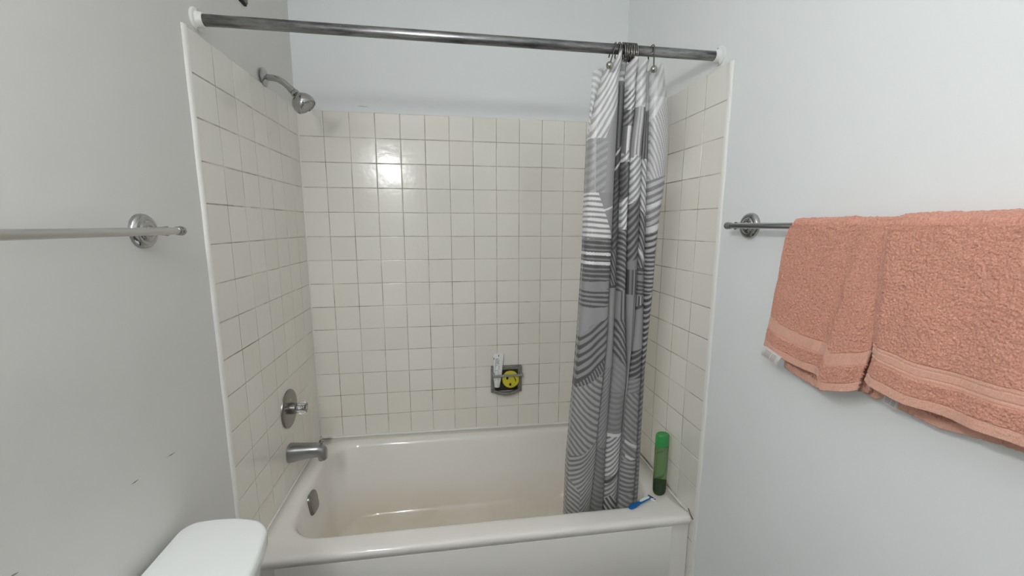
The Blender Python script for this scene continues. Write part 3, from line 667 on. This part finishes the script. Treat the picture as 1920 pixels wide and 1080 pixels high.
# ------------------------------------------------------------------ towels
def blur(a, n_, ax):
    kk = np.ones(n_) / n_; return np.apply_along_axis(lambda r_: np.convolve(np.pad(r_, n_ // 2, mode='wrap'), kk, 'valid')[:r_.size], ax, a)
XB, ZB = W + G - 0.053, 1.411
def towel(name, label, yl, yr, zbf, zbb, ybl, bulge, band, seam, lines, width_n, tagpos, R_=0.0165, thick=0.007, back=0.0):
    """u across (0 = left edge as seen), path: front hem -> over the bar -> back hem"""
    th = thing(name, label, 'towel', (XB, -1.2, ZB), 'pink towels on the right bar')
    NU = width_n; st = 0.0016
    NF = 270; NA = 40; NB = 160
    u = np.linspace(0, 1, NU)
    rowsP = []; rowsK = []
    zf_b = zbf(u); zb_b = zbb(u)
    for i in range(NF):
        t = i / (NF - 1); z = zf_b + (ZB - zf_b) * t
        y = yl(z) + (yr(z) - yl(z)) * u
        x = XB - R_ - bulge(u, z)
        rowsP.append(np.stack([x, y, z], -1))
        h = z - zf_b                     # height above hem
        kf = np.ones(NU)
        kf = np.where(h < 0.016, 0.25, kf)
        inb = (z - band(u) > -0.014) & (z - band(u) < 0.014); kf = np.where(inb, 0.06, kf)
        if lines:
            for dz_ in (-.0135, -.007, 0.007, .0135): kf = np.where(np.abs(z - band(u) - dz_) < .0011, -1.0, kf)
        else:
            for dz_ in (-.0140, .0140): kf = np.where(np.abs(z - band(u) - dz_) < .0011, -1.0, kf)
        kf = np.where(np.abs(h - 0.017) < .0012, -1.0, kf)
        edge = np.minimum(u, 1 - u) * abs(float(np.mean(yl(z) - yr(z))))
        kf = np.where((edge < 0.010) & (kf > .3), 0.30, kf); rowsK.append(kf)
    for i in range(1, NA):
        a = PI * i / NA; z = ZB + (R_ + 0.0 * u) * math.sin(a) * 1.0 + 0 * u
        y = yl(np.full(NU, ZB + .012)) + (yr(np.full(NU, ZB + .012)) - yl(np.full(NU, ZB + .012))) * u
        bl = bulge(u, np.full(NU, ZB))
        x = XB - (R_ + bl * (1 if a < PI / 2 else 0) + (back * -math.cos(a) if a > PI / 2 else 0)) * math.cos(a)
        z = z + bl * math.sin(a) * .25 + back * .1 * math.sin(a) * (1 if a > PI / 2 else math.sin(a))
        rowsP.append(np.stack([x, y, z], -1)); rowsK.append(np.ones(NU))
    for i in range(NB):
        t = (i + 1) / NB; z = ZB + (zb_b - ZB) * t
        y0_ = ybl(z); y = y0_ + (yr(z) - y0_) * u
        x = np.full(NU, min(XB + R_ + back, W + G - 0.012)) + 0.0 * u
        rowsP.append(np.stack([x, y, z], -1)); rowsK.append(np.where(z - zb_b < .016, .25, 1.0))
    P = np.stack(rowsP, 0); K = np.stack(rowsK, 0)
    # normals
    du = np.gradient(P, axis=1); dv = np.gradient(P, axis=0); N = np.cross(du, dv); N /= np.linalg.norm(N, axis=-1, keepdims=True) + 1e-12
    if N[NF // 2, NU // 2, 0] > 0: N = -N
    n1 = rng.standard_normal(K.shape); n1 = blur(blur(n1, 3, 0), 3, 1); n1 /= n1.std()
    n2 = rng.standard_normal(K.shape); n2 = blur(blur(n2, 9, 0), 3, 1); n2 /= n2.std()
    n3 = rng.standard_normal(K.shape); n3 = blur(blur(n3, 41, 0), 41, 1); n3 /= n3.std()
    Kp = np.clip(K, 0, 1)
    disp = Kp * (0.0006 * n1 + 0.00022 * n2) + 0.0007 * n3 * np.minimum(1, Kp + .4) + 0.0014 * (Kp > .5) - 0.0010 * (K < -.5)
    P = P + N * disp[..., None]
    P[..., 0] = np.minimum(P[..., 0], W + G - 0.009)
    me = gridmesh('terry_cloth', P)
    o = linkme('terry_cloth', me, [M_TERRY, M_BAND], th, True, 0)
    fm = ((K[:-1, :-1] < .3) & (K[1:, 1:] < .3)).reshape(-1).astype(np.int32)
    me.polygons.foreach_set('material_index', fm)
    sm = o.modifiers.new('thickness', 'SOLIDIFY'); sm.thickness = thick; sm.offset = 1.0 if False else -1.0; sm.use_rim = True
    # decide the side: solidify towards the bar / wall side
    nn = me.polygons[(NF // 2) * (NU - 1) + NU // 2].normal
    if nn.x > 0: sm.offset = 1.0
    return th, o
lerpz = lambda zs, ys: (lambda z: np.interp(z, zs, ys))
# ---- hand towel (left)
yl1 = lerpz([1.10, 1.151, 1.262, 1.378, 1.400, 1.428], [-1.070, -1.078, -1.093, -1.104, -1.110, -1.124])
yr1 = lerpz([1.06, 1.115, 1.175, 1.25, 1.338, 1.43], [-1.316, -1.320, -1.331, -1.340, -1.348, -1.362])
sst = lambda a, b, x: np.clip((x - a) / (b - a), 0, 1) ** 2 * (3 - 2 * np.clip((x - a) / (b - a), 0, 1))
def bul1(u, z):
    low = np.clip((1.40 - z) / .30, 0, 1)
    foldu = 0.60 + 0.12 * (1 - low) * 0.5 + 0.13 * low * 0
    step = sst(foldu + .04, foldu + .09, u) * 0.011 * low ** .7 * (1 - 0.85 * sst(.90, 1.0, u))
    rip = 0.004 * np.sin(u * 9.0 + .5) * low + 0.003 * np.exp(-((u - foldu + .02) / .05) ** 2) * -1.2
    return 0.002 + step + rip * np.sin(np.clip(u, 0, 1) * PI) ** .3
zbf1 = lambda u: np.where(u < .70, np.interp(u, [0, .12, .40, .70], [1.112, 1.102, 1.090, 1.088]), np.interp(u, [.70, .74, .96, 1], [1.074, 1.066, 1.086, 1.094]))
zbb1 = lambda u: np.interp(u, [0, .1, .5, .65, 1], [1.066, 1.060, 1.047, 1.068, 1.085])
yb1 = lerpz([1.05, 1.12, 1.3, 1.43], [-1.113, -1.113, -1.116, -1.124])
band1 = lambda u: zbf1(u) + np.where(u < .7, 0.062, 0.070)
th1, tw1 = towel('hand_towel', 'salmon pink hand towel, smaller left one on the right wall bar', yl1, yr1, zbf1, zbb1, yb1, bul1, band1, None, False, 220, None)
# ---- bath towel (right)
yl2 = lerpz([1.11, 1.16, 1.22, 1.319, 1.401, 1.418, 1.432], [-1.334, -1.344, -1.341, -1.336, -1.335, -1.342, -1.358])
yr2 = lambda z: np.full(np.shape(z), -1.66) + 0.0 * z
def bul2(u, z):
    low = np.clip((1.42 - z) / .30, 0, 1)
    return 0.012 + 0.007 * sst(0, .06, u) + (0.006 * np.sin(u * 10 - 1.2 + 1.6 * low) + 0.004 * np.sin(u * 21 + 3 * low)) * low * np.sin(np.clip(u, 0, 1) * PI) ** .4 + 0.004 * np.exp(-((u - .5) / .12) ** 2) * (1 - low)
zbf2 = lambda u: np.interp(u, [0, .05, .25, .5, .7, 1], [1.121, 1.116, 1.109, 1.110, 1.114, 1.118])
zbb2 = lambda u: np.interp(u, [0, .1, .14, .22, .38, .6, 1], [1.081, 1.074, 1.084, 1.073, 1.068, 1.083, 1.090])
yb2 = lerpz([1.08, 1.13, 1.2, 1.3, 1.43], [-1.285, -1.285, -1.293, -1.315, -1.36])
band2 = lambda u: zbf2(u) + 0.062
th2, tw2 = towel('bath_towel', 'salmon pink bath towel, larger right one cut off by the frame', yl2, yr2, zbf2, zbb2, yb2, bul2, band2, None, True, 300, None, back=0.010)
# care tags
def caretag(parent, a, b_, hang, lean):
    a = Vector(a); b_ = Vector(b_); n_ = 10; rows = []
    bm = bmesh.new()
    for i in range(n_ + 1):
        t = i / n_; p = a + (b_ - a) * 0 + Vector(hang) * t + Vector((lean * math.sin(t * 2.2), 0, 0))
        rows.append([p, p + (b_ - a)])
    loft(bm, rows, close=False)
    bmesh.ops.solidify(bm, geom=bm.faces[:], thickness=0.0005)
    o = link('care_tag', bm, M_TAG, parent); o['label'] = 'white care tag with grey print'
    bm = bmesh.new(); e = (b_ - a)
    for j in range(5):
        for t0, t1 in ((.16, .5), (.56, .82)):
            t_ = .22 + j * .13
            p = a + Vector(hang) * t_ + Vector((lean * math.sin(t_ * 2.2) - .0006, 0, 0))
            q0 = p + e * t0; q1 = p + e * t1; up = Vector(hang) * .045
            vs_ = [bm.verts.new(v) for v in (q0, q1, q1 + up, q0 + up)]; bm.faces.new(vs_)
    link('print', bm, M_TAGINK, o)
caretag(th1, (1.400, -1.098, 1.118), (1.400, -1.150, 1.106), (0.004, 0.010, -0.026), -0.006)
caretag(th2, (1.4520, -1.342, 1.098), (1.4520, -1.368, 1.092), (0.0, 0.003, -0.022), -0.001)

# ------------------------------------------------------------------ soap dish with bar
sd = thing('soap_dish', 'grey ceramic soap dish with bar set in the back wall tiles', 'soap dish', (0.908, 0, 0.64))
x0, x1, z0, z1 = 0.829, 0.987, 0.570, 0.708
bm = bmesh.new()
fw = 0.020
box(bm, x0, x0 + fw, -0.016, 0.004, z0, z1, .004, 3); box(bm, x1 - fw, x1, -0.016, 0.004, z0, z1, .004, 3); box(bm, x0 + .004, x1 - .004, -0.015, 0.004, z1 - fw, z1, .004, 3)
link('frame', bm, M_DISH, sd)
bm = bmesh.new(); box(bm, x0 + fw - .002, x1 - fw + .002, -0.003, 0.0015, z0 + .005, z1 - fw + .002); link('back_plate', bm, M_DISHIN, sd, smooth=False)
# curved tray
bm = bmesh.new(); rows = []
for i in range(25):
    t = i / 24; x = x0 + .006 + (x1 - x0 - .012) * t; s_ = math.sin(PI * t); yo = -0.014 - 0.030 * s_ ** .7; zo = z0 + 0.012 - 0.012 * s_
    rows.append([Vector((x, -0.001, zo - .006)), Vector((x, yo * .8, zo - .010)), Vector((x, yo, zo - .004)), Vector((x, yo - .001, zo + .006)), Vector((x, yo + .003, zo + .009)), Vector((x, yo + .007, zo + .006)), Vector((x, yo + .009, zo)), Vector((x, -0.001, zo))])
loft(bm, rows, True, True, True); bmesh.ops.recalc_face_normals(bm, faces=bm.faces); link('tray', bm, M_DISH, sd)
bm = bmesh.new(); box(bm, x0 + .008, x1 - .004, -0.056, -0.047, .6655, .6775, .0035, 3); link('grab_bar', bm, M_DISHBAR, sd)
for xx in (x0 + .005, x1 - .013):
    bm = bmesh.new(); box(bm, xx, xx + .012, -0.055, -0.012, .6635, .6795, .003, 2); link('bar_bracket', bm, M_DISHBAR, sd)

# ------------------------------------------------------------------ squeeze tube, cap down
tu = thing('squeeze_tube', 'white squeeze tube standing cap down behind the soap dish bar', 'tube', (0.862, -0.025, 0.60))
bm = bmesh.new(); rings = []
tb0 = Vector((0.859, -0.0235, 0.604)); tdir = Vector((0.052, 0.042, 1)).normalized()
for h, hw, hd_ in [(.026, .0165, .0125), (.030, .0175, .0125), (.05, .0205, .0115), (.09, .0225, .0085), (.13, .0240, .0045), (.155, .0252, .0018), (.172, .0255, .0009)]:
    c = tb0 + tdir * h; rings.append([c + Vector((hw * math.cos(t), hd_ * math.sin(t), 0)) for t in [2 * PI * i / 32 for i in range(32)]])
loft(bm, rings, True, True, True); bmesh.ops.recalc_face_normals(bm, faces=bm.faces); link('tube_body', bm, M_TUBE, tu)
bm = bmesh.new(); lathe(bm, tb0, tdir, [(0, .0125), (.002, .0138), (.020, .0158), (.026, .0150)], 32, sy=.78); link('cap', bm, M_WHITEPL, tu)
def tprint(lines, mat):
    bm = bmesh.new()
    for h, xa_, xb_, hh in lines:
        hw = np.interp(h, [.026, .05, .09, .13, .172], [.0165, .0205, .0225, .024, .0255]); hd_ = np.interp(h, [.026, .05, .09, .13, .172], [.0125, .0115, .0085, .0045, .0009])
        P4 = []
        for (xx, dh) in ((xa_, 0), (xb_, 0), (xb_, hh), (xa_, hh)):
            h2 = h + dh; hd2 = np.interp(h2, [.026, .05, .09, .13, .172], [.0125, .0115, .0085, .0045, .0009])
            yy = -hd2 * math.sqrt(max(0, 1 - (xx / hw) ** 2)) - .0006
            P4.append(bm.verts.new(tb0 + tdir * h2 + Vector((xx, yy, 0))))
        bm.faces.new(P4)
    link('print', bm, mat, tu, smooth=False)
ls = []
for j in range(20):
    h = .060 + j * .0045; e_ = random.uniform(.003, .008) if j % 6 else -.002
    ls.append((h, -.016, e_, .0024))
for j in range(12): ls.append((.034 + j * .0024, -.011, random.uniform(.004, .010), .0012))
tprint(ls, M_INK); tprint([(.157, -.0016, .0020, .010)], M_INKD); tprint([(.143, -.0238, -.0205, .010)], M_INKR)

# ------------------------------------------------------------------ smiling sponge
so = Vector((0.9265, -0.030, 0.644))
spg = thing('sponge', 'round yellow smiling face sponge lying sideways in the soap dish', 'sponge', so)
nv = Vector((0.05, -1, 0.10)).normalized(); a_, b2, d_ = frame(nv)
def sp_pt(px, py, h=0.0): return so + a_ * px + b2 * py + d_ * h
# find a_ direction so +px = +x
if a_.x < 0: a_ = -a_
if b2.z < 0: b2 = -b2
bm = bmesh.new(); n = 96; rings = []
for h, r_ in [(-.012, .0385), (-.011, .0415), (-.006, .0428), (.006, .0428), (.011, .0416), (.0125, .0392), (.0128, .028), (.0128, .012)]:
    ring = []
    for i in range(n):
        t = 2 * PI * i / n; rr_ = r_
        if h > -.2 and r_ > .038 and 0.95 * PI < t < 1.75 * PI: rr_ = r_ - .0022 * (0.5 + .5 * math.cos(t * 34))       # serrated hair edge
        ring.append(sp_pt(rr_ * math.cos(t), rr_ * math.sin(t), h))
    rings.append(ring)
loft(bm, rings, True, True, True); bmesh.ops.recalc_face_normals(bm, faces=bm.faces); link('foam_disc', bm, M_SPONGE, spg)
for (ex, ez) in ((-0.0190, 0.0100), (-0.0045, -0.0225)):
    bm = bmesh.new(); c = sp_pt(ex, ez, .0120); rings = []
    for h, r_ in [(0, .0066), (.0014, .0066), (.0015, .002)]:
        rings.append([c + d_ * h + a_ * (r_ * .85 * math.cos(2 * PI * i / 24)) + b2 * (r_ * 1.1 * math.sin(2 * PI * i / 24)) for i in range(24)])
    loft(bm, rings, True, True, True); bmesh.ops.recalc_face_normals(bm, faces=bm.faces); link('eye_hole', bm, M_SPHOLE, spg)
bm = bmesh.new(); tube(bm, spline([sp_pt(.0130, .0175, .0125), sp_pt(.0190, .0080, .0125), sp_pt(.0225, -.0020, .0125), sp_pt(.0235, -.0120, .0125)], 6), lambda t: .0010 + .0012 * math.sin(PI * min(max(t, .02), .98)), 8); link('mouth_slit', bm, M_SPHOLE, spg)

# ------------------------------------------------------------------ green shampoo bottle
bo = Vector((1.426, -0.616, rim(1.426) + 0.0005))
bt = thing('shampoo_bottle', 'green translucent bottle on the right tub ledge', 'bottle', bo)
def ell(bm, prof, rx=1.0, ry=.72, n=48, cap1=True):
    rings = [[bo + Vector((r_ * rx * math.cos(2 * PI * i / n), r_ * ry * math.sin(2 * PI * i / n), h)) for i in range(n)] for h, r_ in prof]
    loft(bm, rings, True, True, cap1); bmesh.ops.recalc_face_normals(bm, faces=bm.faces)
bm = bmesh.new(); ell(bm, [(0, .012), (.001, .0165), (.005, .0215), (.012, .025), (.022, .0265), (.06, .0272), (.16, .0275), (.198, .0275), (.203, .0268), (.205, .022), (.2052, .012)])
link('bottle_body', bm, M_BOTTLE, bt)
bm = bmesh.new(); ell(bm, [(.0022, .011), (.004, .0165), (.008, .0205), (.014, .0235), (.022, .0247), (.058, .0254), (.0585, .010)]); lq = link('shampoo', bm, M_LIQ, bt); lq['label'] = 'dark green shampoo left in the bottom'
bm = bmesh.new(); ell(bm, [(.2055, .0255), (.206, .0272), (.245, .0265), (.251, .0252), (.254, .022), (.254, .017), (.2515, .0155), (.2515, .006)]); link('cap', bm, M_CAPGREEN, bt)

# ------------------------------------------------------------------ disposable razor
rz0 = Vector((1.272, -0.683, 0)); rz1 = Vector((1.384, -0.640, 0))
rzr = thing('razor', 'blue and white disposable razor on the tub rim', 'razor', (1.32, -0.662, rim(1.32)))
ax = (rz1 - rz0); L = ax.length; ax = ax / L; sd_ = Vector((-ax.y, ax.x, 0)); up = Vector((0, 0, 1)); zr = lambda x: rim(x) + 0.0008
def rib(bm, secs):
    rings = []
    for t, w, h, zc, of in secs:
        p = rz0 + ax * (L * t); c = Vector((p.x, p.y, zr(p.x) + zc)) + sd_ * of
        ring = []
        for i in range(20):
            a = 2 * PI * i / 20; cs, sn = math.cos(a), math.sin(a); q_ = 1 / (abs(cs) ** 2.5 + abs(sn) ** 2.5) ** .4
            ring.append(c + sd_ * (w * 1.2 * q_ * cs) + up * (h * q_ * sn))
        rings.append(ring)
    loft(bm, rings, True, True, True); bmesh.ops.recalc_face_normals(bm, faces=bm.faces)
bm = bmesh.new(); rib(bm, [(0, .003, .002, .0042, 0), (.02, .0062, .0034, .0044, 0), (.10, .0082, .0040, .0048, .0008), (.22, .0084, .0040, .0052, .0015), (.34, .0070, .0038, .0058, .002), (.44, .0052, .0035, .0066, .0008), (.52, .0042, .0034, .0075, -.0012), (.66, .0036, .0032, .0090, -.0022), (.80, .0034, .003, .0098, -.0015), (.90, .0034, .0028, .0090, 0), (.955, .0030, .0022, .0075, 0)]); link('handle', bm, M_RAZB, rzr)
bm = bmesh.new(); rib(bm, [(.47, .0020, .0020, .0098, .0020), (.54, .0046, .0024, .0108, .0028), (.68, .0052, .0024, .0122, .0028), (.80, .0046, .0022, .0126, .0016), (.87, .0022, .0016, .0118, .0006)]); g3 = link('grip', bm, M_RAZW, rzr); g3['label'] = 'white grip insert'
hx = rz0 + ax * (L * 0.97); hc = Vector((hx.x, hx.y, zr(hx.x) + 0.0058))
hs = (sd_ * -1.0 + ax * 0.15).normalized(); ha = Vector((-hs.y, hs.x, 0)) 
def hbox(bm, s0, s1, a0, a1, z0_, z1_, bev):
    b_m = bmesh.new(); box(b_m, s0, s1, a0, a1, z0_, z1_, bev, 2)
    Mx = Matrix((hs, ha, up)).transposed().to_4x4(); Mx.translation = hc
    b_m.transform(Mx); tmp = bpy.data.meshes.new('t'); b_m.to_mesh(tmp); b_m.free(); bm.from_mesh(tmp); bpy.data.meshes.remove(tmp)
bm = bmesh.new(); hbox(bm, -.018, .022, -.0055, -.0030, -.0052, .0035, .0008); hbox(bm, -.018, .022, .0030, .0055, -.0052, .0035, .0008); hbox(bm, -.018, -.015, -.0050, .0050, -.0052, .0035, .0008); hbox(bm, .019, .022, -.0050, .0050, -.0052, .0035, .0008); hbox(bm, .008, .011, -.0045, .0045, -.0050, .0035, .0008)
hh_ = link('razor_head', bm, M_RAZW, rzr)
bm = bmesh.new(); hbox(bm, -.0155, .0085, -.0035, .0035, -.0045, .0040, .0004); hbox(bm, .0112, .0192, -.0031, .0031, -.0045, .0030, .0004); link('blade_backing', bm, M_RAZD, hh_)
bm = bmesh.new(); hbox(bm, -.0145, .0185, -.0028, .0028, -.0050, -.0044, 0); link('blade', bm, M_BLADE, hh_)

# ------------------------------------------------------------------ toilet
tl = thing('toilet', 'white toilet tank with bowed lid against the left wall beside tub', 'toilet', (0.12, -1.22, 0))
ty0, ty1 = -1.455, -0.995      # along the wall
def bowed(bm, x_in, x_out, ya, yb, bow, z0_, z1_, r_, edge, n=40, taper=0.0, dome=0.0, endpull=0.0):
    """rounded rectangle, the +x side bows outward; edge = top rounding"""
    def outline(ins, tp=0.0):
        P = []
        xa, xo, y_a, y_b = x_in + ins * .6, x_out - ins - tp, ya + ins + tp, yb - ins - tp
        base = rrect(xa, xo, y_a, y_b, max(r_ - ins * .5, .004), 8, 10, 16)
        yc = (y_a + y_b) / 2; hw = (y_b - y_a) / 2
        for x, y in base:
            f_ = (x - xa) / (xo - xa); q_ = 1 - ((y - yc) / hw) ** 2; g2_ = 1 - ((x - (xa + xo) / 2) / ((xo - xa) / 2)) ** 2
            x2 = x + bow * f_ * f_ * q_; y2 = y + 0.008 * max(g2_, 0) * (1 if y > yc else -1) * abs((y - yc) / hw) ** 2
            P.append((x2, y2 - endpull * f_ ** 3 * max(0, (y - yc) / hw) + endpull * f_ ** 3 * max(0, (yc - y) / hw)))
        return P
    rings = [[Vector((x, y, z0_)) for x, y in outline(edge * .5, taper)]]
    rings.append([Vector((x, y, z0_ + edge * .35)) for x, y in outline(0, taper * .98)])
    for q_ in range(0, 7):
        t = q_ / 6 * PI / 2
        rings.append([Vector((x, y, z1_ - edge + edge * math.sin(t))) for x, y in outline(edge * (1 - math.cos(t)))])
    for ins, dz_ in [(.03, dome * .5), (.06, dome * .85), (.085, dome)]:
        rings.append([Vector((x, y, z1_ + dz_)) for x, y in outline(edge + ins)])
    loft(bm, rings, True, True, True); bmesh.ops.recalc_face_normals(bm, faces=bm.faces)
bm = bmesh.new(); bowed(bm, 0.008, 0.198, ty0, ty1, 0.030, 0.684, 0.720, 0.032, 0.010, dome=0.002, endpull=0.026); link('tank_lid', bm, M_PORC, tl, angle=60)
bm = bmesh.new(); bowed(bm, 0.016, 0.187, ty0 + .014, ty1 - .014, 0.028, 0.37, 0.685, 0.030, 0.004, taper=0.022, endpull=0.026); link('tank', bm, M_PORC, tl, angle=60)
bm = bmesh.new(); rings = []
for z, xa, xb_, hw in [(0, .16, .55, .105), (.02, .16, .55, .105), (.10, .17, .53, .095), (.20, .15, .58, .115), (.30, .10, .68, .165), (.36, .06, .72, .185), (.385, .05, .725, .188), (.39, .055, .72, .183)]:
    rings.append([Vector(((xa + xb_) / 2 + (xb_ - xa) / 2 * math.cos(t), -1.225 + hw * math.sin(t) * (1 - .12 * math.cos(t)), z)) for t in [2 * PI * i / 48 for i in range(48)]])
loft(bm, rings, True, True, True); bmesh.ops.recalc_face_normals(bm, faces=bm.faces); link('bowl', bm, M_PORC, tl, angle=60)
bm = bmesh.new(); rings = []
for z, s_ in [(.391, .97), (.395, 1.0), (.415, 1.0), (.421, .97), (.423, .8), (.424, .4)]:
    rings.append([Vector((.475 + .24 * s_ * math.cos(t), -1.225 + .185 * s_ * math.sin(t) * (1 - .10 * math.cos(t)), z)) for t in [2 * PI * i / 48 for i in range(48)]])
loft(bm, rings, True, True, True); bmesh.ops.recalc_face_normals(bm, faces=bm.faces); link('seat_cover', bm, M_PORC, tl, angle=60)

# ------------------------------------------------------------------ grey plate whose corner shows at the top of the photo
wp = thing('wall_plate', 'grey metal plate corner on left wall above the shower head', 'plate', (-G, -0.50, 2.24))
bm = bmesh.new(); box(bm, -G, -G + .012, -0.63, -0.398, 2.116, 2.30, .003, 2); link('cover', bm, M_PLATE, wp)
bm = bmesh.new(); box(bm, -G, -G + .008, -0.628, -0.400, 2.1105, 2.118); link('shadow_gap', bm, M_BLACK, wp, smooth=False)  # solid black strip standing in for the shade under the plate

# ------------------------------------------------------------------ vanity lamp on the left wall (off frame, mirrored in the tiles)
vl = thing('vanity_light', 'globe vanity light on left wall, out of frame, mirrored in tiles', 'lamp', (-G, -2.09, 1.915))
bm = bmesh.new(); box(bm, -G, 0.022, -2.44, -1.74, 1.860, 1.970, .006, 2); link('lamp_base', bm, M_CHROME, vl)
for yy in (-1.85, -2.09, -2.33):
    bm = bmesh.new(); lathe(bm, (0.020, yy, 1.915), (1, 0, 0), [(0, .026), (.03, .024), (.034, .02)], 28); sk = link('socket', bm, M_CHROME, vl)
    bm = bmesh.new(); bmesh.ops.create_uvsphere(bm, u_segments=32, v_segments=20, radius=0.056, matrix=Matrix.Translation((0.112, yy, 1.915))); link('globe', bm, M_LAMP, vl)
